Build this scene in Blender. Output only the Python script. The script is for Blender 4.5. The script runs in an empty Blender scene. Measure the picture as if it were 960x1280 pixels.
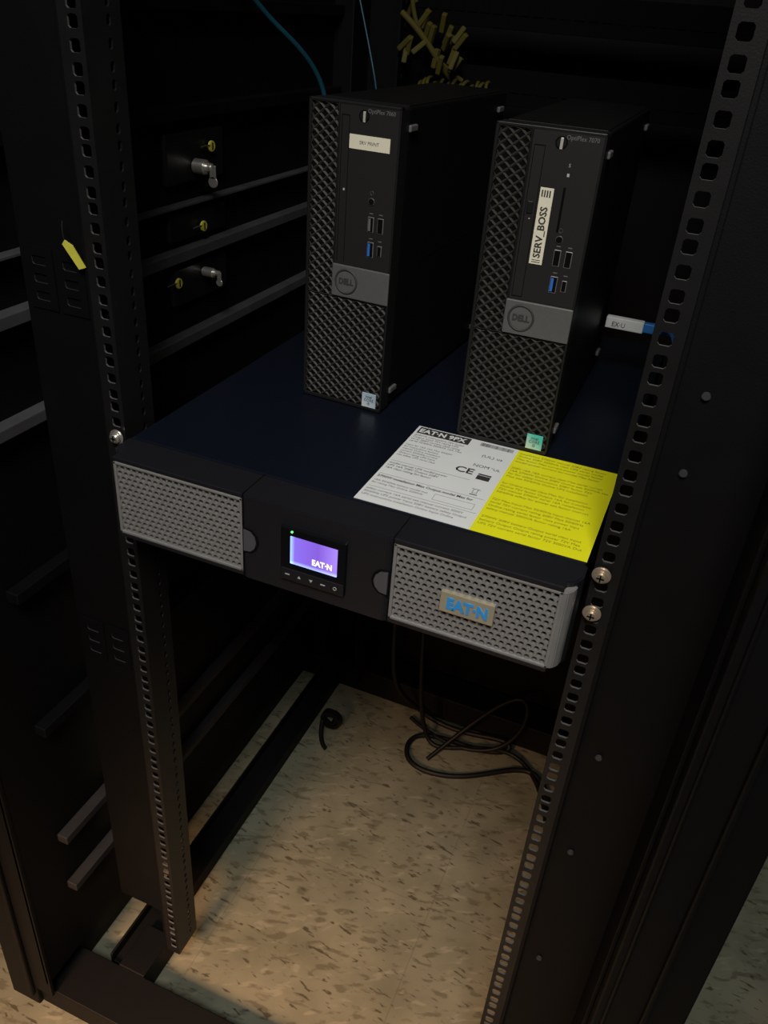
import bpy, bmesh, math, random
from mathutils import Matrix, Vector
random.seed(4)
sc=bpy.context.scene
sc.view_settings.view_transform='Standard'
ZO=0.92
F=-ZO
R90=math.radians(90)
# ---------------------------------------------------------------- materials
def mat(name,col,rough=.5,metal=0,spec=.5,emit=None,es=0,noise=0,nscale=200,bump=0,bscale=400):
    m=bpy.data.materials.new(name);m.use_nodes=True;nt=m.node_tree;b=nt.nodes['Principled BSDF']
    b.inputs['Base Color'].default_value=(*col,1);b.inputs['Roughness'].default_value=rough
    b.inputs['Metallic'].default_value=metal;b.inputs['Specular IOR Level'].default_value=spec
    if emit: b.inputs['Emission Color'].default_value=(*emit,1);b.inputs['Emission Strength'].default_value=es
    tc=nt.nodes.new('ShaderNodeTexCoord')
    if noise:
        n=nt.nodes.new('ShaderNodeTexNoise');n.inputs['Scale'].default_value=nscale;n.inputs['Detail'].default_value=4
        nt.links.new(tc.outputs['Object'],n.inputs['Vector'])
        mx=nt.nodes.new('ShaderNodeMix');mx.data_type='RGBA'
        mx.inputs[6].default_value=(*[c*(1-noise) for c in col],1);mx.inputs[7].default_value=(*[min(1,c*(1+noise)) for c in col],1)
        nt.links.new(n.outputs['Fac'],mx.inputs[0]);nt.links.new(mx.outputs[2],b.inputs['Base Color'])
    if bump:
        n2=nt.nodes.new('ShaderNodeTexNoise');n2.inputs['Scale'].default_value=bscale
        nt.links.new(tc.outputs['Object'],n2.inputs['Vector'])
        bp=nt.nodes.new('ShaderNodeBump');bp.inputs['Strength'].default_value=bump;bp.inputs['Distance'].default_value=.0005
        nt.links.new(n2.outputs['Fac'],bp.inputs['Height']);nt.links.new(bp.outputs[0],b.inputs['Normal'])
    return m
M={}
M['rack']=mat('rack_powdercoat',(.0026,.0027,.0031),.55,0,.17,noise=.3,nscale=30,bump=.25,bscale=900)
M['rail']=mat('rail_steel',(.008,.008,.0085),.42,0,.3,noise=.35,nscale=40,bump=.2,bscale=700)
M['holeedge']=mat('rail_hole_edge',(.12,.12,.12),.4,.3,.5)  # worn zinc hole walls, lightened so the colour carries a rim highlight
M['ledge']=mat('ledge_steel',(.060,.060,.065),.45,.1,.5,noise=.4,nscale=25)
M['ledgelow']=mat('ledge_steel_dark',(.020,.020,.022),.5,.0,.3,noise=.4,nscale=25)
M['zinc']=mat('zinc_screw',(.72,.70,.66),.3,.85)
M['brass']=mat('brassy_screw',(.66,.56,.44),.3,.8)
M['black']=mat('black_plastic',(.007,.007,.008),.45,0,.35,bump=.2,bscale=1500)
M['void']=mat('dark_cavity',(.002,.002,.002),.9,0,.1)
M['upscover']=mat('ups_cover_paint',(.0040,.0058,.0115),.32,0,.4,noise=.15,nscale=60,bump=.3,bscale=1200)
M['bezel']=mat('ups_bezel_plastic',(.009,.009,.012),.42,0,.35,bump=.2,bscale=1500)
M['grille']=mat('grille_metal',(.27,.265,.26),.42,.4,.5,noise=.15,nscale=80)
M['latch']=mat('latch_grey',(.08,.08,.09),.4,.2)
M['screwdark']=mat('strip_screw_dark',(.05,.05,.055),.4,.3)
M['lcdframe']=mat('lcd_frame',(.005,.005,.006),.15,0,.5)
M['white']=mat('white_label',(.66,.68,.69),.45,0,.3,noise=.04,nscale=40)
M['yellow']=mat('yellow_label',(.74,.73,.012),.45,0,.3,noise=.04,nscale=40)
M['ink']=mat('ink',(.03,.03,.03),.6)
M['greyink']=mat('grey_ink',(.12,.12,.13),.6)
M['wprint']=mat('white_print',(.40,.40,.40),.6)
M['yink']=mat('label_yellow_ink',(.18,.17,.01),.6)
M['band']=mat('silver_band',(.115,.112,.115),.4,.2,noise=.12,nscale=300)
M['pcplastic']=mat('pc_plastic',(.009,.009,.0095),.42,0,.35,bump=.2,bscale=1500)
M['pcpanel']=mat('pc_panel_plastic',(.014,.0135,.014),.5,0,.35,bump=.2,bscale=1800)
M['pcmesh']=mat('pc_mesh_plastic',(.024,.022,.020),.55,0,.3)
M['pcsteel']=mat('pc_steel_case',(.003,.003,.003),.5,0,.22,bump=.2,bscale=900)
M['pad']=mat('rubber_pad',(.09,.09,.09),.6)
M['paper']=mat('label_paper',(.70,.66,.53),.7,0,.2,noise=.05,nscale=90)
M['port']=mat('port_metal',(.30,.30,.30),.35,.6)
M['blue']=mat('usb_blue',(.02,.15,.6),.4)
M['bluecable']=mat('blue_cable',(.02,.16,.50),.45)
M['tealcable']=mat('teal_cable',(.005,.06,.09),.45)
M['cable']=mat('black_cable',(.0035,.0035,.0035),.55,0,.25)
M['yelplug']=mat('yellow_tape',(.60,.58,.06),.6,noise=.2,nscale=60)
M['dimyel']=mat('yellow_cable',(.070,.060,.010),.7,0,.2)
M['gold']=mat('badge_brushed',(.42,.38,.27),.35,.4,noise=.15,nscale=200)
M['badgeblue']=mat('badge_blue',(.03,.27,.66),.4)
M['wall']=mat('wall_paint',(.02,.02,.02),.8,noise=.1,nscale=5)
M['led']=mat('led_green',(.1,.6,.15),.4,emit=(.2,1,.3),es=1.0)
M['lcdtext']=mat('lcd_text',(.9,.9,.9),.5,emit=(.85,.78,1),es=.9)
M['btn']=mat('power_button',(.6,.57,.52),.35,.4)
def sticker(name,c1,c2):
    m=mat(name,c1,.3);nt=m.node_tree;b=nt.nodes['Principled BSDF'];tc=nt.nodes.new('ShaderNodeTexCoord')
    g=nt.nodes.new('ShaderNodeTexGradient');r=nt.nodes.new('ShaderNodeValToRGB')
    r.color_ramp.elements[0].color=(*c1,1);r.color_ramp.elements[1].color=(*c2,1)
    mp=nt.nodes.new('ShaderNodeMapping');mp.inputs['Rotation'].default_value=(0,math.radians(55),0)
    nt.links.new(tc.outputs['Generated'],mp.inputs['Vector']);nt.links.new(mp.outputs[0],g.inputs[0])
    nt.links.new(g.outputs[0],r.inputs[0]);nt.links.new(r.outputs[0],b.inputs['Base Color']);return m
M['stickA']=sticker('cpu_sticker_a',(.60,.64,.66),(.32,.45,.54))
M['stickB']=sticker('cpu_sticker_b',(.58,.66,.60),(.06,.48,.42))
def lcd():
    m=bpy.data.materials.new('lcd_backlit');m.use_nodes=True;nt=m.node_tree;b=nt.nodes['Principled BSDF']
    tc=nt.nodes.new('ShaderNodeTexCoord');s=nt.nodes.new('ShaderNodeSeparateXYZ');r=nt.nodes.new('ShaderNodeValToRGB')
    nt.links.new(tc.outputs['Generated'],s.inputs[0])
    e=r.color_ramp.elements;e[0].position=0;e[0].color=(.30,.50,1,1);e[1].position=.10;e[1].color=(.17,.10,.55,1)
    x=e.new(.6);x.color=(.15,.07,.44,1);y=e.new(1);y.color=(.26,.16,.62,1)
    nt.links.new(s.outputs[0],r.inputs[0]);
    r2=nt.nodes.new('ShaderNodeValToRGB');e=r2.color_ramp.elements;e[0].position=0;e[0].color=(.30,.60,1,1);e[1].position=.14;e[1].color=(.0,.0,.0,1)
    nt.links.new(s.outputs[2],r2.inputs[0])
    a=nt.nodes.new('ShaderNodeMix');a.data_type='RGBA';a.blend_type='ADD';a.inputs[0].default_value=.6
    nt.links.new(r.outputs[0],a.inputs[6]);nt.links.new(r2.outputs[0],a.inputs[7])
    nt.links.new(a.outputs[2],b.inputs['Emission Color']);b.inputs['Emission Strength'].default_value=1.7
    b.inputs['Base Color'].default_value=(.01,.01,.02,1);b.inputs['Roughness'].default_value=.2
    return m
M['lcd']=lcd()
def floor_mat():
    m=bpy.data.materials.new('vinyl_tile');m.use_nodes=True;nt=m.node_tree;b=nt.nodes['Principled BSDF'];L=nt.links.new
    tc=nt.nodes.new('ShaderNodeTexCoord')
    def ramp(src,a,b_,ca,cb):
        r=nt.nodes.new('ShaderNodeValToRGB');e=r.color_ramp.elements;e[0].position=a;e[1].position=b_;e[0].color=ca;e[1].color=cb;L(src,r.inputs[0]);return r
    def noise(scale,rot,sx,sy,det=3,dist=0):
        mp=nt.nodes.new('ShaderNodeMapping');mp.vector_type='TEXTURE';mp.inputs['Rotation'].default_value=(0,0,rot);mp.inputs['Scale'].default_value=(1/sx,1/sy,1)
        n=nt.nodes.new('ShaderNodeTexNoise');n.inputs['Scale'].default_value=scale;n.inputs['Detail'].default_value=det;n.inputs['Distortion'].default_value=dist
        L(tc.outputs['Object'],mp.inputs[0]);L(mp.outputs[0],n.inputs['Vector']);return n
    def mix(fac,a,bc):
        x=nt.nodes.new('ShaderNodeMix');x.data_type='RGBA'
        L(fac,x.inputs[0])
        if isinstance(a,tuple): x.inputs[6].default_value=a
        else: L(a,x.inputs[6])
        if isinstance(bc,tuple): x.inputs[7].default_value=bc
        else: L(bc,x.inputs[7])
        return x.outputs[2]
    W=(1,1,1,1);K=(0,0,0,1)
    n1=noise(12,0,1,1,6);base=mix(ramp(n1.outputs['Fac'],.3,.7,K,W).outputs[0],(.108,.110,.078,1),(.162,.162,.118,1))
    n2=noise(66,.25,.5,1.4,3,.3);c=mix(ramp(n2.outputs['Fac'],.56,.65,K,(.7,.7,.7,1)).outputs[0],base,(.072,.068,.045,1))
    n3=noise(105,-.1,.45,1.5,2,.3);c=mix(ramp(n3.outputs['Fac'],.63,.69,K,(.9,.9,.9,1)).outputs[0],c,(.046,.040,.027,1))
    n4=noise(55,.5,.5,1.4,3,.3);c=mix(ramp(n4.outputs['Fac'],.60,.70,K,(.6,.6,.6,1)).outputs[0],c,(.205,.20,.15,1))
    br=nt.nodes.new('ShaderNodeTexBrick');br.offset=0;br.inputs['Scale'].default_value=1;br.inputs['Brick Width'].default_value=.305;br.inputs['Row Height'].default_value=.305
    br.inputs['Mortar Size'].default_value=.0008;br.inputs['Color1'].default_value=K;br.inputs['Color2'].default_value=K;br.inputs['Mortar'].default_value=(.3,.3,.3,1)
    L(tc.outputs['Object'],br.inputs['Vector']);c=mix(br.outputs['Color'],c,(.05,.042,.03,1))
    L(c,b.inputs['Base Color']);b.inputs['Roughness'].default_value=.5;b.inputs['Specular IOR Level'].default_value=.3
    return m
M['floor']=floor_mat()
# ---------------------------------------------------------------- helpers
tops=[]
def empty(name,loc=(0,0,0),rz=0):
    o=bpy.data.objects.new(name,None);o.empty_display_size=.05;sc.collection.objects.link(o);o.location=loc;o.rotation_euler[2]=rz;tops.append(o);return o
def obj(name,me,mt,parent,smooth=False):
    o=bpy.data.objects.new(name,me);sc.collection.objects.link(o)
    if mt is not None and not me.materials: me.materials.append(M[mt] if isinstance(mt,str) else mt)
    if parent: o.parent=parent
    else: tops.append(o)
    if smooth:
        for p in me.polygons:p.use_smooth=True
    return o
def boxes(name,parent,mt,lst,bev=0,seg=2):
    bm=bmesh.new()
    for (x0,x1,y0,y1,z0,z1) in lst:
        r=bmesh.ops.create_cube(bm,size=1)
        for v in r['verts']:
            v.co=Vector(((x0+x1)/2+v.co.x*(x1-x0),(y0+y1)/2+v.co.y*(y1-y0),(z0+z1)/2+v.co.z*(z1-z0)))
    if bev: bmesh.ops.bevel(bm,geom=bm.edges[:],offset=bev,segments=seg,affect='EDGES',profile=.5,clamp_overlap=True)
    me=bpy.data.meshes.new(name);bm.to_mesh(me);bm.free();return obj(name,me,mt,parent)
def box(name,parent,mt,x0,x1,y0,y1,z0,z1,bev=0): return boxes(name,parent,mt,[(x0,x1,y0,y1,z0,z1)],bev)
def prism(name,parent,mt,pts,z0,z1,bev=0,matrix=None):
    bm=bmesh.new();a=[bm.verts.new((x,y,z0)) for x,y in pts];b=[bm.verts.new((x,y,z1)) for x,y in pts]
    bm.faces.new(a[::-1]);bm.faces.new(b);n=len(pts)
    for i in range(n): bm.faces.new((a[i],a[(i+1)%n],b[(i+1)%n],b[i]))
    bmesh.ops.recalc_face_normals(bm,faces=bm.faces[:])
    if bev: bmesh.ops.bevel(bm,geom=bm.edges[:],offset=bev,segments=2,affect='EDGES',clamp_overlap=True)
    if matrix: bmesh.ops.transform(bm,matrix=matrix,verts=bm.verts[:])
    me=bpy.data.meshes.new(name);bm.to_mesh(me);bm.free();return obj(name,me,mt,parent)
def cyl(name,parent,mt,c,r,d,axis='Y',seg=24,bev=0,r2=None):
    bm=bmesh.new();bmesh.ops.create_cone(bm,cap_ends=True,segments=seg,radius1=r,radius2=r if r2 is None else r2,depth=d)
    if bev: bmesh.ops.bevel(bm,geom=[e for e in bm.edges if len(e.link_faces)==2 and any(len(f.verts)>4 for f in e.link_faces)],offset=bev,segments=2,affect='EDGES')
    rot={'Y':Matrix.Rotation(R90,4,'X'),'X':Matrix.Rotation(R90,4,'Y'),'Z':Matrix.Identity(4)}[axis]
    bmesh.ops.transform(bm,matrix=Matrix.Translation(c)@rot,verts=bm.verts[:])
    me=bpy.data.meshes.new(name);bm.to_mesh(me);bm.free();return obj(name,me,mt,parent)
def ring(name,parent,mt,c,R,r,n=32,k=8,sx=1,sz=1):
    bm=bmesh.new();vs=[]
    for i in range(n):
        a=2*math.pi*i/n;row=[]
        for j in range(k):
            b=2*math.pi*j/k;q=R+r*math.cos(b);row.append(bm.verts.new((c[0]+q*math.cos(a)*sx,c[1]+r*math.sin(b),c[2]+q*math.sin(a)*sz)))
        vs.append(row)
    for i in range(n):
        for j in range(k): bm.faces.new((vs[i][j],vs[(i+1)%n][j],vs[(i+1)%n][(j+1)%k],vs[i][(j+1)%k]))
    bmesh.ops.recalc_face_normals(bm,faces=bm.faces[:])
    me=bpy.data.meshes.new(name);bm.to_mesh(me);bm.free();return obj(name,me,mt,parent,True)
def text(name,parent,mt,body,size,loc,rot=(R90,0,0),align='LEFT',bold=0,ext=.0001,sx=1,ls=1):
    cu=bpy.data.curves.new(name,'FONT');cu.body=body;cu.size=size;cu.align_x=align;cu.extrude=ext;cu.offset=bold;cu.space_line=ls;cu.resolution_u=2
    t=bpy.data.objects.new('tmp',cu);sc.collection.objects.link(t);bpy.context.view_layer.update()
    me=bpy.data.meshes.new_from_object(t.evaluated_get(bpy.context.evaluated_depsgraph_get()))
    bpy.data.objects.remove(t);me.materials.clear();o=obj(name,me,mt,parent);o.location=loc;o.rotation_euler=rot;o.scale=(sx,1,1);return o
def tube(name,parent,mt,pts,r,cyc=False):
    cu=bpy.data.curves.new(name,'CURVE');cu.dimensions='3D';cu.bevel_depth=r;cu.bevel_resolution=3;cu.resolution_u=8;cu.use_fill_caps=True
    s=cu.splines.new('NURBS');s.points.add(len(pts)-1);s.order_u=4;s.use_endpoint_u=True;s.use_cyclic_u=cyc
    for p,q in zip(s.points,pts): p.co=(*q,1)
    t=bpy.data.objects.new('tmp',cu);sc.collection.objects.link(t);bpy.context.view_layer.update()
    me=bpy.data.meshes.new_from_object(t.evaluated_get(bpy.context.evaluated_depsgraph_get()))
    bpy.data.objects.remove(t);me.materials.clear();return obj(name,me,mt,parent,True)
def lattice(name,parent,mt,x0,x1,z0,z1,y,kind,pw,ph,hole,depth):
    bm=bmesh.new()
    if kind=='hex': rs=pw*.8660254
    else: rs=ph/2
    def cl(x,z): return (min(max(x,x0),x1),min(max(z,z0),z1))
    for j in range(int(z0/rs)-2,int(z1/rs)+3):
        for i in range(int(x0/pw)-2,int(x1/pw)+3):
            cx=i*pw+(pw/2 if j%2 else 0);cz=j*rs
            if kind=='hex':
                Rr=pw/math.sqrt(3);o=[]
                for k in range(12):
                    a=math.pi/2+k*math.pi/6;rr=Rr if k%2==0 else Rr*.8660254
                    o.append((cx+rr*math.cos(a),cz+rr*math.sin(a)))
                inn=[(cx+hole*pw/2*math.cos(math.pi/2+k*math.pi/6),cz+hole*pw/2*math.sin(math.pi/2+k*math.pi/6)) for k in range(12)]
            else:
                o=[(cx+pw/2,cz),(cx,cz+ph/2),(cx-pw/2,cz),(cx,cz-ph/2)]
                inn=[(cx+(a-cx)*hole,cz+(b-cz)*hole) for a,b in o]
            o=[cl(*p) for p in o];inn=[cl(*p) for p in inn]
            if max(p[0] for p in o)-min(p[0] for p in o)<1e-5 or max(p[1] for p in o)-min(p[1] for p in o)<1e-5: continue
            n=len(o)
            O=[bm.verts.new((a,y,b)) for a,b in o]
            dI=.0 if kind=='hex' else .0014
            I=[bm.verts.new((a,y+dI,b)) for a,b in inn]
            B=[bm.verts.new((a,y+depth,b)) for a,b in inn]
            for k in range(n):
                bm.faces.new((O[k],O[(k+1)%n],I[(k+1)%n],I[k]));bm.faces.new((I[k],I[(k+1)%n],B[(k+1)%n],B[k]))
    bmesh.ops.dissolve_degenerate(bm,dist=1e-6,edges=bm.edges[:])
    me=bpy.data.meshes.new(name);bm.to_mesh(me);bm.free();return obj(name,me,mt,parent)
def holes_z(z0,z1):
    z=z0;out=[];k=0;st=[.015875,.015875,.0127]
    while z<z1: out.append(z);z+=st[k%3];k+=1
    return out
def perf(name,parent,mt,u0,u1,z0,z1,uc,hs,zs,fn,th=.002,hh=None,edge='holeedge'):
    """flat perforated strip in (u,z), mapped to 3-D by fn(u,z,depth)"""
    bm=bmesh.new();hh=hh or hs
    def V(u,z,d): return bm.verts.new(fn(u,z,d))
    zs=[z for z in zs if z0+hh<z<z1-hh]
    b=[z0]+[(zs[i]+zs[i+1])/2 for i in range(len(zs)-1)]+[z1]
    c=.0016
    for i,zc in enumerate(zs):
        za,zb=b[i],b[i+1];h=hs/2;g=hh/2
        I=[(uc-h+c,zc-g),(uc+h-c,zc-g),(uc+h,zc-g+c),(uc+h,zc+g-c),(uc+h-c,zc+g),(uc-h+c,zc+g),(uc-h,zc+g-c),(uc-h,zc-g+c)]
        O=[(uc-h+c,za),(uc+h-c,za),(u1,zc-g+c),(u1,zc+g-c),(uc+h-c,zb),(uc-h+c,zb),(u0,zc+g-c),(u0,zc-g+c)]
        for dp in (0,th):
            f=[V(*p,dp) for p in I];o=[V(*p,dp) for p in O]
            cs={1:V(u1,za,dp),3:V(u1,zb,dp),5:V(u0,zb,dp),7:V(u0,za,dp)}
            for k in range(8):
                n=(k+1)%8
                if k in cs: bm.faces.new((o[k],cs[k],o[n],f[n],f[k]))
                else: bm.faces.new((o[k],o[n],f[n],f[k]))
            if dp==0: F0=f
            else:
                for k in range(8): bm.faces.new((F0[k],F0[(k+1)%8],f[(k+1)%8],f[k])).material_index=1
    for uu in (u0,u1): bm.faces.new([V(uu,z0,0),V(uu,z1,0),V(uu,z1,th),V(uu,z0,th)])
    for zz in (z0,z1): bm.faces.new([V(u0,zz,0),V(u1,zz,0),V(u1,zz,th),V(u0,zz,th)])
    bmesh.ops.remove_doubles(bm,verts=bm.verts[:],dist=1e-6);bmesh.ops.recalc_face_normals(bm,faces=bm.faces[:])
    me=bpy.data.meshes.new(name);bm.to_mesh(me);bm.free();o=obj(name,me,mt,parent);me.materials.append(M[edge]);return o
# ---------------------------------------------------------------- room shell
box('floor',None,'floor',-3,3,-3,3,F-.05,F)
box('wall_back',None,'wall',-3,3,2.9,3,F,1.9)
box('wall_left',None,'wall',-3,-2.9,-3,2.9,F,1.9)
box('wall_right',None,'wall',2.9,3,-3,2.9,F,1.9)
box('wall_front',None,'wall',-2.9,2.9,-3,-2.9,F,1.9)
box('ceiling',None,'wall',-3,3,-3,3,1.9,1.95)
# ---------------------------------------------------------------- rack
YR=.0385;TOP=1.05;BOT=-.867
rk=empty('server_rack')
hz=holes_z(BOT+.012,TOP)
off=min(((-.004-z) for z in hz),key=abs);hz=[z+off for z in hz]
for s,nm in ((-1,'left'),(1,'right')):
    X=(lambda x:x) if s<0 else (lambda x:.438-x)
    for yy,dr,tag in ((YR,1,'front'),(.715,-1,'rear')):
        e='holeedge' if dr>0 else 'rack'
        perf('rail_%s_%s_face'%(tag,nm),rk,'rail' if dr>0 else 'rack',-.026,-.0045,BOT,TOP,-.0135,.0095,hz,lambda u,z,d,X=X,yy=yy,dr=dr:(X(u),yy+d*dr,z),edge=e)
        ys=sorted((yy+.002*dr,yy+.045*dr))
        perf('rail_%s_%s_flange'%(tag,nm),rk,'rail' if dr>0 else 'rack',ys[0],ys[1],BOT,TOP,yy+.030*dr,.005,holes_z(BOT+.02,TOP),lambda u,z,d,X=X:(X(-.0045-d),u,z),hh=.008,edge='rail')
SB=-.785
boxes('side_strip_left',rk,'rack',[(-.105,-.026,.044,.047,SB,TOP),(-.105,-.100,.047,.075,SB,TOP),(-.030,-.026,.0385,.047,BOT,TOP)],.0008)
for zc,nm in ((.135,'upper'),(-.285,'lower'),(.62,'top')):
    for k in range(2):
        perf('slot_group_%s_%d'%(nm,k),rk,'rack',-.098+k*.034,-.068+k*.034,zc-.028,zc+.028,-.083+k*.034,.016,[zc-.016,zc,zc+.016],lambda u,z,d:(u,.0425+d,z),th=.0012,hh=.008,edge='screwdark')
boxes('side_strip_right',rk,'rack',[(.464,.545,.044,.047,BOT,TOP),(.464,.468,.0385,.047,BOT,TOP),(.541,.545,-.03,.047,F+.02,TOP)],.0008)
boxes('post_front_right',rk,'rack',[(.545,.59,-.05,.02,F,TOP+.05),(.552,.556,-.054,-.05,F+.03,TOP),(.582,.588,-.056,-.05,F+.03,TOP),(.59,.622,-.035,.0,F,TOP+.05)],.002)
boxes('post_front_left',rk,'rack',[(-.215,-.165,-.085,-.03,F,TOP+.05),(-.172,-.166,-.092,-.085,F+.03,TOP)],.002)
boxes('post_rear',rk,'rack',[(-.16,-.105,.74,.80,F,TOP+.05),(.545,.60,.74,.80,F,TOP+.05)],.002)
boxes('base_frame',rk,'rack',[(-.165,.60,-.078,-.008,F,F+.045),(-.16,.60,.72,.79,F,F+.06),
   (-.098,-.060,.0,.74,F,F+.03),(-.102,-.098,.0,.74,F,F+.045),(-.165,-.150,-.05,.80,F,F+.05),(.50,.56,-.02,.74,F,F+.045),
   (-.078,-.034,-.01,.06,F,F+.05)],.0015)
boxes('top_frame',rk,'rack',[(-.215,.622,-.085,-.03,TOP,TOP+.05),(-.16,.60,.72,.80,TOP,TOP+.05),(-.215,-.16,-.05,.8,TOP,TOP+.05),(.545,.60,-.05,.8,TOP,TOP+.05),(-.2,.62,-.03,.8,TOP+.045,TOP+.05)],.001)
XS=-.12
boxes('side_panel_left',rk,'rack',[(XS-.02,XS-.016,-.085,.80,F+.075,TOP),(-.167,-.134,-.085,-.080,F+.045,TOP)],.0005)
def chan(zs,h): return [(XS-.016,XS,-.02,.80,z-h,z+h) for z in zs]
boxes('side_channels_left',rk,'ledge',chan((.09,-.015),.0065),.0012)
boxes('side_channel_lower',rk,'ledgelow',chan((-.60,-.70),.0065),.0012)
boxes('side_channels_dark',rk,'rack',chan((.66,.56,.45,.35,.245,-.20,-.40),.007),.0012)
boxes('side_lips_left',rk,'ledge',[(XS-.016,XS-.002,-.02,.80,z-.0015,z+.0015) for z in (.146,)],.0005)
boxes('side_covers_left',rk,'black',[(XS-.016,XS-.008,.30,.42,.168,.225),(XS-.016,XS-.008,.30,.42,.028,.075),(XS-.016,XS-.008,.30,.42,.105,.138)],.003)
boxes('side_panel_right',rk,'rack',[(.60,.604,.02,.80,F+.05,TOP)],.0005)
boxes('side_channels_right',rk,'rack',[(.585,.60,.02,.80,z-.01,z+.01) for z in (.66,.35,.09,-.12,-.44,-.7)],.0012)
boxes('rear_door',rk,'rack',[(-.16,.60,.80,.81,F+.02,TOP)],.001)
for i,z in enumerate((.66,.41,.155,.095,-.20,-.335,-.52)):
    cyl('strip_screw_%d'%i,rk,'screwdark',(.4865,.0425,z),.0030,.003,'Y',16,.0006)
for i,(x,z) in enumerate(((.4495,-.004),(.4495,-.042),(-.0125,-.002))):
    cyl('screw_washer_%d'%i,rk,'brass' if i<2 else 'zinc',(x,.0355,z),.0075,.0016,'Y',28,.0004)
    cyl('screw_head_%d'%i,rk,'brass' if i<2 else 'zinc',(x,.0325,z),.0052,.005,'Y',24,.0015)
    boxes('screw_slot_%d'%i,rk,'void',[(x-.003,x+.003,.0296,.0304,z-.0006,z+.0006),(x-.0006,x+.0006,.0296,.0304,z-.003,z+.003)])
# ---------------------------------------------------------------- locks + tags on the left side
for i,(y,z,q) in enumerate(((.355,.186,.85),(.363,.060,.6))):
    lk=empty('cabinet_lock')
    cyl('lock_body',lk,'zinc',(XS+.001,y,z),.010*q,.016,'X',28,.001)
    cyl('lock_core',lk,'zinc',(XS+.011,y+.002,z),.006*q,.010,'X',20,.001)
    box('key',lk,'zinc',XS+.013,XS+.013+.010*q,y-.001,y+.001,z-.014*q,z+.004*q,.0008)
    cyl('key_bow',lk,'zinc',(XS+.013+.005*q,y,z-.018*q),.0075*q,.002,'Y',20,.0005)
for i,(y,z) in enumerate(((.387,.2045),(.363,.116),(.305,.059))):
    tg=empty('key_tag')
    cyl('tag_disc',tg,'yelplug',(XS-.004,y,z),.0062,.003,'X',20,.0005)
    box('tag_mark',tg,'void',XS-.0025,XS-.002,y-.001,y+.001,z-.004,z+.004)
    tube('tag_string',tg,'latch',[(XS-.004,y,z),(XS-.002,y-.01,z+.003),(XS-.004,y-.022,z+.001)],.0008)
tg=empty('hanging_tag',(-.036,.034,.166));tg.rotation_euler=(math.radians(8),math.radians(-28),math.radians(15))
prism('tag_body',tg,'yelplug',[(-.0035,-.013),(.003,-.014),(.0045,.006),(.001,.013),(-.003,.011)],-.0006,.0006,0,Matrix.Rotation(R90,4,'X'))
tube('tag_loop',tg,'cable',[(0,0,.011),(.002,.002,.020),(.006,.006,.026)],.0007)
# ---------------------------------------------------------------- UPS
up=empty('uninterruptible_power_supply')
H=.0865
box('chassis_cover',up,'upscover',.002,.436,YR+.001,.60,-H+.001,0,.0012)
prism('bezel_shell',up,'bezel',[(0,YR),(0,.020),(.004,.012),(.010,.008),(.428,.008),(.434,.012),(.438,.020),(.438,YR)],-H,-.0002,.0012)
boxes('bezel_lips',up,'bezel',[(.010,.146,.0,.010,-.0045,-.0002),(.010,.146,.0,.010,-H,-H+.004),(.287,.427,.0,.010,-.0055,-.0002),(.287,.427,.0,.010,-H,-H+.004)],.0008)
prism('center_panel',up,'bezel',[(.146,.012),(.146,.0005),(.150,-.002),(.283,-.002),(.287,.0005),(.287,.012)],-H,.0,.0008)
boxes('panel_seams',up,'void',[(.1455,.1463,-.0005,YR,-H,.0003),(.2867,.2875,-.0005,YR,-H,.0003)])
for nm,a,b in (('left',.010,.1455),('right',.2875,.4275)):
    z0,z1=-.0825,-.005
    lattice('grille_%s'%nm,up,'grille',a+.002,b-.002,z0+.002,z1-.002,.0015,'hex',.0064,0,.74,.0035)
    boxes('grille_frame_%s'%nm,up,'grille',[(a,b,0,.006,z1-.003,z1),(a,b,0,.006,z0,z0+.003),(a,a+.003,0,.006,z0,z1),(b-.003,b,0,.006,z0,z1)],.0008)
    box('grille_cavity_%s'%nm,up,'void',a,b,.0055,.0085,z0,z1)
prism('grille_end_right',up,'grille',[(.4265,.006),(.4265,.0),(.431,.002),(.4345,.007),(.436,.014),(.430,.014)],-.0825,-.005,.0008)
for nm,cx,s in (('left',.1475,1),('right',.2865,-1)):
    pts=[(cx,-.057),(cx+s*.008,-.056),(cx+s*.0125,-.051),(cx+s*.014,-.045),(cx+s*.0125,-.039),(cx+s*.008,-.034),(cx,-.033)]
    if s<0: pts=pts[::-1]
    prism('latch_%s'%nm,up,'latch',[(p[0],p[1]) for p in pts],.0010,.0034,.0008,Matrix.Rotation(R90,4,'X'))
    prism('latch_recess_%s'%nm,up,'void',[(cx+(p[0]-cx)*1.12,-.045+(p[1]+.045)*1.1) for p in pts],.0018,.0026,0,Matrix.Rotation(R90,4,'X'))
box('lcd_housing',up,'lcdframe',.186,.248,-.0055,0,-.0715,-.0165,.0015)
box('lcd_screen',up,'lcd',.196,.2405,-.0062,-.0050,-.0520,-.0240,.0003)
text('lcd_logo',up,'lcdtext','EAT·N',.0080,(.2170,-.0064,-.0465),bold=.0003,sx=.86)
cyl('status_led',up,'led',(.1975,-.0058,-.0195),.0011,.001,'Y',12)
boxes('button_strip_line',up,'bezel',[(.187,.2475,-.0060,-.0050,-.0705,-.0585)],.0008)
for i in range(5):
    x=.1935+i*.0115
    if i in (1,2):
        s=1 if i==1 else -1
        prism('button_%d'%i,up,'wprint',[(x-.0016,-.0645-.0012*s),(x+.0016,-.0645-.0012*s),(x,-.0645+.0016*s)][::s],.0060,.0063,0,Matrix.Rotation(R90,4,'X'))
    elif i==4: ring('button_%d'%i,up,'wprint',(x,-.0061,-.0645),.0015,.0003,20,6)
    else: box('button_%d'%i,up,'wprint',x-.0022,x+.0022,-.0063,-.0060,-.0650,-.0640)
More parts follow.
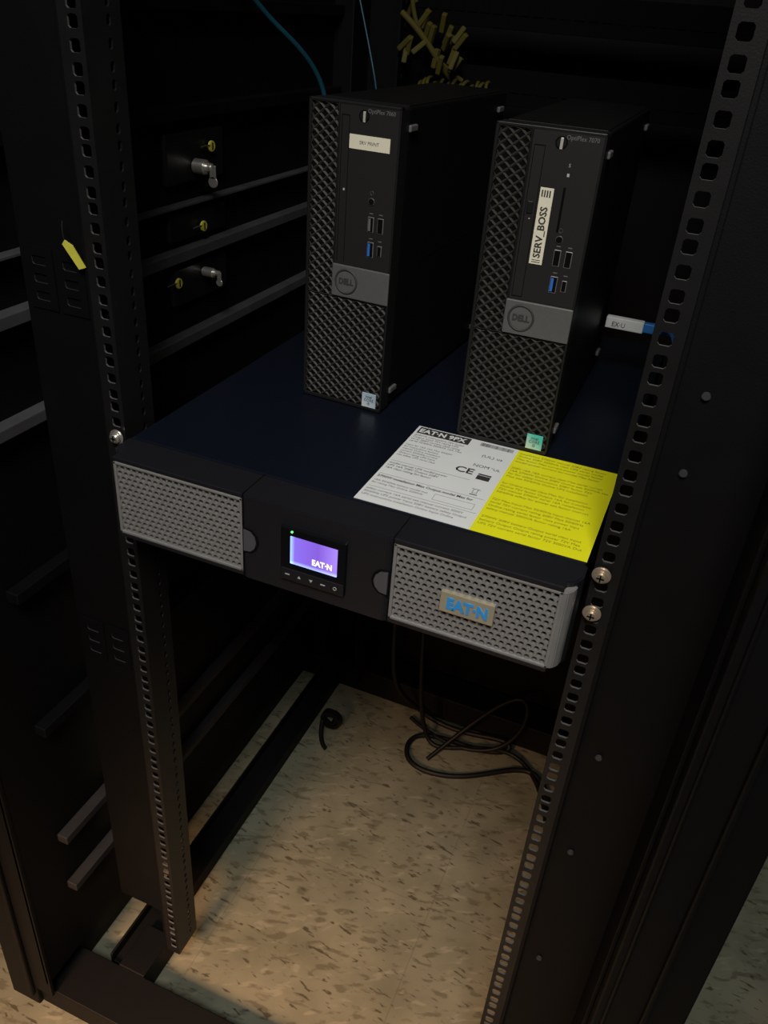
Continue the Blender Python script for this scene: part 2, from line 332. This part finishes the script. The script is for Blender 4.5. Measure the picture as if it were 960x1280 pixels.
box('badge_plate',up,'gold',.332,.378,-.0018,.003,-.0562,-.0358,.0006)
text('badge_text',up,'badgeblue','EAT·N',.0150,(.3555,-.0021,-.0512),bold=.0007,sx=.84,ext=.0003,align='CENTER')
box('label_white',up,'white',.232,.3373,.0417,.2047,-.0001,.0004)
box('label_yellow',up,'yellow',.3373,.436,.0417,.2047,-.0001,.0004)
zt=.00045;E=.00004
box('label_header',up,'ink',.2345,.289,.1885,.2030,.0003,.00048)
text('label_header_text',up,'white','EAT·N 9PX',.0118,(.2358,.1915,.00050),(0,0,0),bold=.0004,sx=.86,ext=E)
words='Input 208V Output 3000VA 2700W 50/60Hz Max current 16A UPS Online battery 72V model power factor class rating see manual for installation safety instructions serial'.split()
def para(n,w,full=.7):
    out=[]
    for i in range(n):
        l=''
        ww=w*random.uniform(full,1)
        while len(l)<ww: l+=random.choice(words)+' '
        out.append(l[:w])
    return '\n'.join(out)
text('label_text_a',up,'greyink',para(4,34),.0048,(.2345,.1825,zt),(0,0,0),ext=E,sx=.85)
text('label_text_b',up,'greyink',para(6,28),.0044,(.2345,.1590,zt),(0,0,0),ls=1.1,ext=E,sx=.85)
text('label_text_c',up,'ink',para(3,32),.0048,(.2345,.1160,zt),(0,0,0),ls=1.1,ext=E,sx=.9)
text('label_text_c2',up,'ink',para(1,44,.95),.0056,(.2345,.0870,zt),(0,0,0),bold=.0001,ext=E,sx=.85)
text('label_text_c3',up,'greyink',para(2,30),.0044,(.2345,.0790,zt),(0,0,0),ls=1.1,ext=E,sx=.9)
text('label_text_d',up,'greyink',para(3,50,.85),.0048,(.2345,.0620,zt),(0,0,0),ls=1.15,ext=E,sx=.9)
text('label_ce',up,'ink','CE',.0150,(.2930,.1330,zt),(0,0,0),bold=.0003,ext=E)
text('label_nom',up,'ink','NOM',.0075,(.3060,.1500,zt),(0,0,0),ext=E,sx=.9)
text('label_ul',up,'ink','(UL) us',.0070,(.3080,.1720,zt),(0,0,0),ext=E)
text('label_ul2',up,'ink','°UL',.0060,(.3235,.1500,zt),(0,0,0),ext=E)
boxes('label_star',up,'ink',[(.316,.3285,.1270,.1350,.0003,zt+.0001),(.316,.3285,.1360,.1385,.0003,zt+.0001)])
boxes('label_barcode',up,'ink',[(.300+i*.0013,.3005+i*.0013+random.random()*.0005,.1940,.2010,.0003,zt+.0001) for i in range(26)])
boxes('label_rules',up,'greyink',[(.2345,.335,.0935,.0938,.0003,zt+.0001),(.2345,.312,.1220,.1223,.0003,zt+.0001),(.2345,.335,.0680,.0683,.0003,zt+.0001),
    (.293,.330,.0720,.0723,.0003,zt+.0001),(.293,.330,.0820,.0823,.0003,zt+.0001),(.293,.2933,.0720,.0823,.0003,zt+.0001),(.3297,.330,.0720,.0823,.0003,zt+.0001)])
boxes('label_bin',up,'ink',[(.3205,.3255,.1010,.1013,.0003,zt+.0001),(.3208,.3212,.1010,.1080,.0003,zt+.0001),(.3248,.3252,.1010,.1080,.0003,zt+.0001),(.3190,.3270,.1080,.1086,.0003,zt+.0001),(.3195,.3265,.0975,.0987,.0003,zt+.0001)])
for k in range(5):
    text('label_warning_%d'%k,up,'yink',para(4 if k<4 else 3,44,.85),.0050,(.3400,.1965-k*.0325,zt),(0,0,0),ls=1.2,ext=E,sx=.92)
# ---------------------------------------------------------------- desktop computers
def pc(name,loc,rz,kind):
    e=empty(name,loc,rz);w=.0926;h=.29
    box('case',e,'pcsteel',.0012,w-.0012,.020,.292,.004,h-.001,.002)
    boxes('case_top_lip',e,'pcsteel',[(.004,w-.004,.024,.288,h-.0012,h)],.0004)
    boxes('bezel_frame',e,'pcplastic',[(0,w,.003,.021,0.001,h)],.0025)
    boxes('bezel_rim',e,'pcplastic',[(0,.003,0,.006,.001,h),(w-.0022,w,0,.006,.001,h),(0,w,0,.006,h-.003,h),(0,w,0,.006,.001,.005),(.0305,.0320,0,.004,.113,h-.002)],.0008)
    box('mesh_cavity',e,'void',.002,w-.002,.0022,.0036,.003,h-.002)
    lattice('mesh_strip',e,'pcmesh',.003,.0305,.1135,h-.003,.0004,'dia',.0106,.0088,.60,.003)
    lattice('mesh_lower',e,'pcmesh',.003,w-.0022,.005,.1135,.0004,'dia',.0106,.0088,.60,.003)
    box('smooth_panel',e,'pcpanel',.032,w-.0015,.0002,.004,.1465,h-.002,.0008)
    box('silver_band',e,'band',.0305,w-.0005,-.0010,.004,.1150,.1465,.0010)
    ring('logo_ring',e,'ink',(.0465,-.0011,.1310),.0115,.0010,36,8)
    text('logo_text',e,'ink','DELL',.0078,(.0465,-.0012,.1283),align='CENTER',bold=.0004,sx=.92)
    text('model_text',e,'port','OptiPlex 7060' if kind==0 else 'OptiPlex 7070',.0050,(.0600,.0001,.2825),sx=.92)
    ring('power_ring',e,'void',(.0565,.0002,.2795),.0046,.0006,24,6)
    cyl('power_button',e,'pcplastic',(.0565,.0002,.2795),.0042,.001,'Y',24,.0003)
    box('power_light',e,'btn',.0555,.0580,-.0006,.0002,.2745,.2835,.0004)
    if kind==0:
        boxes('optical_slot',e,'void',[(.0345,.0350,-.0001,.001,.150,.279),(.0420,.0425,-.0001,.001,.150,.279),(.0345,.0425,-.0001,.001,.2787,.2793)])
        box('optical_led',e,'wprint',.0385,.0400,-.0003,.0005,.2150,.2170)
    else:
        boxes('optical_slot',e,'void',[(.0345,.0350,-.0001,.001,.150,.276),(.0435,.0440,-.0001,.001,.150,.276),(.0345,.0440,-.0001,.001,.2757,.2763),(.0345,.0440,-.0001,.001,.1497,.1503)])
        box('optical_button',e,'pcplastic',.0362,.0415,-.0012,.0005,.222,.232,.0008)
        box('optical_led',e,'wprint',.0392,.0402,-.0003,.0005,.2170,.2180)
        box('card_slot',e,'void',.0645,.0665,-.0002,.0008,.2100,.2460)
        box('card_light',e,'wprint',.0655,.0675,-.0004,.0003,.2545,.2570)
        text('card_icon',e,'wprint','S',.004,(.0655,-.0001,.2620))
    jz=.2090 if kind==0 else .2040
    jx=.0685
    cyl('audio_jack',e,'void',(jx,-.0002,jz),.0028,.001,'Y',20);ring('audio_rim',e,'latch',(jx,-.0002,jz),.0029,.0005,20,6)
    ring('audio_icon',e,'latch',(jx,0,jz+.0075),.0017,.00025,16,5)
    def port(n,x,z,pw,ph,tongue):
        box(n+'_shell',e,'port',x-pw/2,x+pw/2,-.0004,.001,z-ph/2,z+ph/2,.0004)
        box(n+'_hole',e,'void',x-pw/2+.0006,x+pw/2-.0006,-.0006,.001,z-ph/2+.0006,z+ph/2-.0006)
        if tongue: box(n+'_tongue',e,tongue,x-pw/2+.0010,x-pw/2+.0032,-.0008,.001,z-ph/2+.0014,z+ph/2-.0014)
    port('usb_a',.0690,.1885,.0062,.0140,'void' if kind==1 else 'port');port('usb_b',.0790,.1885,.0062,.0140,'void')
    port('usb_blue',.0700,.1655,.0066,.0145,'blue');port('usb_c',.0795,.1655,.0046,.0100,'void')
    for i,(x,z) in enumerate(((.069,.1985),(.079,.1985),(.070,.1758),(.0795,.1745))): box('port_icon_%d'%i,e,'port',x-.0018,x+.0018,0,.0004,z-.0004,z+.0004)
    if kind==0:
        box('paper_label',e,'paper',.0430,.0835,-.0003,.0006,.2520,.2640)
        text('paper_text',e,'greyink','SRV PRINT',.0042,(.0630,-.0004,.2565),align='CENTER')
    else:
        box('paper_label',e,'paper',.0455,.0570,-.0003,.0006,.1805,.2440)
        text('paper_text',e,'ink','SERV_BOSS',.0086,(.0540,-.0004,.1860),(R90,-R90,0),bold=.0002,sx=1.0)
        boxes('paper_marks',e,'ink',[(.0470+i*.0022,.0482+i*.0022,-.00045,0,.2365,.2420) for i in range(4)]+[(.0475,.0550,-.00045,0,.1820,.1826),(.0475,.0550,-.00045,0,.1838,.1843)])
    box('cpu_sticker',e,'stickA' if kind==0 else 'stickB',.0710,.0868,-.0004,.0012,.0045,.0200,.0003)
    text('cpu_text',e,'latch','intel\nCORE\ni5',.0042,(.0789,-.0006,.0150),align='CENTER',ls=.9)
    for i,(y,z) in enumerate(((.018,.272),(.018,.020),(.262,.020),(.262,.272))):
        box('side_pad_%d'%i,e,'pad',w-.0015,w+.0022,y,y+.016,z-.003,z+.003,.0012)
    boxes('feet',e,'void',[(.012,.080,.03,.05,0,.005),(.012,.080,.25,.27,0,.005)],.0008)
    boxes('side_seam',e,'void',[(w-.0014,w-.0009,.024,.0245,.006,h-.004),(w-.0014,w-.0009,.06,.28,.146,.1465)])
    boxes('rear_ports',e,'port',[(.02,.034,.2915,.293,.06,.066),(.02,.034,.2915,.293,.075,.081),(.02,.034,.2915,.293,.09,.105),(.05,.07,.2915,.293,.2,.22)],.0005)
    return e
pc('desktop_computer',(.0931,.2137,0),-.0507,0)
pc('desktop_computer.001',(.2714,.2045,0),.0069,1)
# ---------------------------------------------------------------- cables
nb=empty('network_adapter')
box('adapter_body',nb,'white',.367,.410,.446,.456,.061,.074,.001)
boxes('adapter_plug',nb,'bluecable',[(.410,.424,.4465,.4555,.0625,.0735),(.424,.433,.448,.454,.064,.072)],.0012)
text('adapter_text',nb,'ink','EX·U',.008,(.374,.4455,.064),sx=.9)
bc=empty('network_cable')
tube('cable_blue',bc,'bluecable',[(.430,.451,.068),(.437,.44,.072),(.447,.40,.085),(.458,.30,.085),(.475,.20,.05),(.49,.15,-.1)],.0034)
tube('cable_blue_b',bc,'bluecable',[(.430,.451,.066),(.44,.456,.060),(.455,.47,.066),(.49,.5,.05)],.0024)
bc2=empty('network_cable');tube('cable_edge',bc2,'bluecable',[(.60,-.038,.30),(.602,-.040,.22),(.600,-.041,.17),(.598,-.039,.10)],.0025)
bt=empty('network_cable')
tube('cable_teal_a',bt,'tealcable',[(-.112,.38,.42),(-.108,.45,.356),(-.072,.5,.3184),(-.056,.545,.275),(-.050,.55,.24),(-.04,.58,.1)],.003)
tube('cable_teal_b',bt,'tealcable',[(-.09,.66,.45),(-.05,.64,.36),(-.02,.62,.29),(-.005,.62,.24),(.0,.62,.1)],.0013)
kc=empty('power_cable')
G=F+.0055
tube('cable_a',kc,'cable',[(.13,.50,-.092),(.12,.52,-.25),(.112,.54,-.55),(.088,.64,-.80),(.12,.70,G+.03),(.17,.70,G),(.25,.70,G),(.33,.705,G+.02),(.34,.69,G),(.28,.665,G),(.20,.67,G),(.13,.65,G),(.15,.56,G),(.263,.575,G),(.345,.65,G),(.40,.67,G),(.44,.61,G),(.47,.5,G),(.475,.3,G)],.0052)
tube('cable_b',kc,'cable',[(.17,.50,-.092),(.16,.54,-.30),(.15,.60,-.70),(.16,.65,G+.02),(.19,.63,G),(.24,.65,G+.008),(.31,.68,G+.010),(.36,.69,G),(.42,.63,G),(.46,.52,G),(.465,.35,G)],.0045)
tube('cable_c',kc,'cable',[(.19,.60,G),(.23,.66,G+.03),(.30,.69,G+.13),(.35,.695,G+.16),(.36,.69,G+.09),(.32,.67,G+.01),(.23,.64,G+.008),(.16,.67,G),(.12,.69,G)],.0042)
cu=empty('cable_tie_strap')
bm=bmesh.new();prev=None
pts=[]
for i in range(48):
    a=math.radians(75-i*11.0)
    r=.0215 if i<28 else .0215-.0006*(i-28)
    pts.append((r*math.cos(a),r*math.sin(a)))
for p in pts:
    a=bm.verts.new((p[0]-.019,.583,F+.030+p[1]));b=bm.verts.new((p[0]-.019,.598,F+.030+p[1]))
    if prev: bm.faces.new((prev[0],a,b,prev[1]))
    prev=(a,b)
me=bpy.data.meshes.new('strap_curl');bm.to_mesh(me);bm.free();o=obj('strap_curl',me,'cable',cu);md=o.modifiers.new('s','SOLIDIFY');md.thickness=.005
tube('strap_tail',cu,'cable',[(-.036,.585,F+.022),(-.03,.56,F+.008),(-.016,.54,F+.005),(-.004,.535,F+.005)],.0045)
# patch panel with yellow leads high at the back
pp=empty('patch_panel')
boxes('panel_plate',pp,'void',[(.001,.437,.705,.712,.255,.30),(.001,.437,.705,.712,.345,.389)],.001)
boxes('panel_ports',pp,'void',[(.004+i*.018,.017+i*.018,.7035,.7055,z,z+.012) for i in range(24) for z in (.272,.362)])
for i in range(14):
    x=.02+i*.0075;z=.272+random.uniform(0,.01)
    tube('patch_lead_%d'%i,pp,'dimyel',[(x,.704,z),(x+random.uniform(-.006,.006),.68,z+.003),(x+random.uniform(-.01,.01),.67,z-.02),(x+.01,.69,z-.05)],.0024)
for i in range(20):
    x=.0+random.uniform(0,.095);z=.338+random.uniform(-.03,.026)-.25*(x)
    o=box('patch_boot_%d'%i,pp,'dimyel',-.0034,.0034,-.004,.004,-.012,.012,.0015)
    o.location=(x,.665+random.uniform(-.015,.015),z);o.rotation_euler=(random.uniform(-.4,.4),random.uniform(.1,.9),random.uniform(-.4,.4))
tube('patch_bundle',pp,'dimyel',[(.0,.66,.355),(.015,.66,.345),(.04,.67,.32),(.06,.68,.29),(.07,.70,.275)],.004)
tube('patch_bundle_b',pp,'dimyel',[(.01,.66,.42),(.01,.66,.37),(.02,.67,.33),(.05,.68,.30),(.08,.70,.28)],.003)
# ---------------------------------------------------------------- lights
def area(name,loc,target,size,power,col,sy=None,spread=180):
    l=bpy.data.lights.new(name,'AREA');l.energy=power;l.color=col;l.size=size;l.spread=math.radians(spread)
    if sy: l.shape='RECTANGLE';l.size_y=sy
    o=bpy.data.objects.new(name,l);sc.collection.objects.link(o);o.location=loc
    o.rotation_euler=(Vector(target)-Vector(loc)).to_track_quat('-Z','Y').to_euler();tops.append(o)
area('ceiling_light',(.55,-1.15,1.55),(.27,.1,-.3),.6,8,(1,.965,.90),spread=80)
area('warm_floor_fill',(-.05,-1.2,.15),(.12,-.30,-.92),.3,7,(1,.54,.29),spread=50)  # added unseen fill that warms the front floor
w=bpy.data.worlds.new('w');sc.world=w;w.use_nodes=True;w.node_tree.nodes['Background'].inputs[0].default_value=(.5,.6,.8,1);w.node_tree.nodes['Background'].inputs[1].default_value=.02
# ---------------------------------------------------------------- camera
R=[(.91994,.38574,.07015),(.25869,-.46274,-.84791),(-.29461,.79817,-.52548)]
cd=bpy.data.cameras.new('camera');cd.sensor_fit='VERTICAL';cd.sensor_height=36;cd.sensor_width=27;cd.lens=36*1036.98/1280;cd.clip_start=.01
co=bpy.data.objects.new('camera',cd);sc.collection.objects.link(co)
m=Matrix.Identity(4)
for i in range(3):
    m[i][0]=R[0][i];m[i][1]=-R[1][i];m[i][2]=-R[2][i]
m.translation=Vector((.4715,-.5283,.3693));co.matrix_world=m;sc.camera=co
tops.append(co)
for o in tops: o.location.z+=ZO
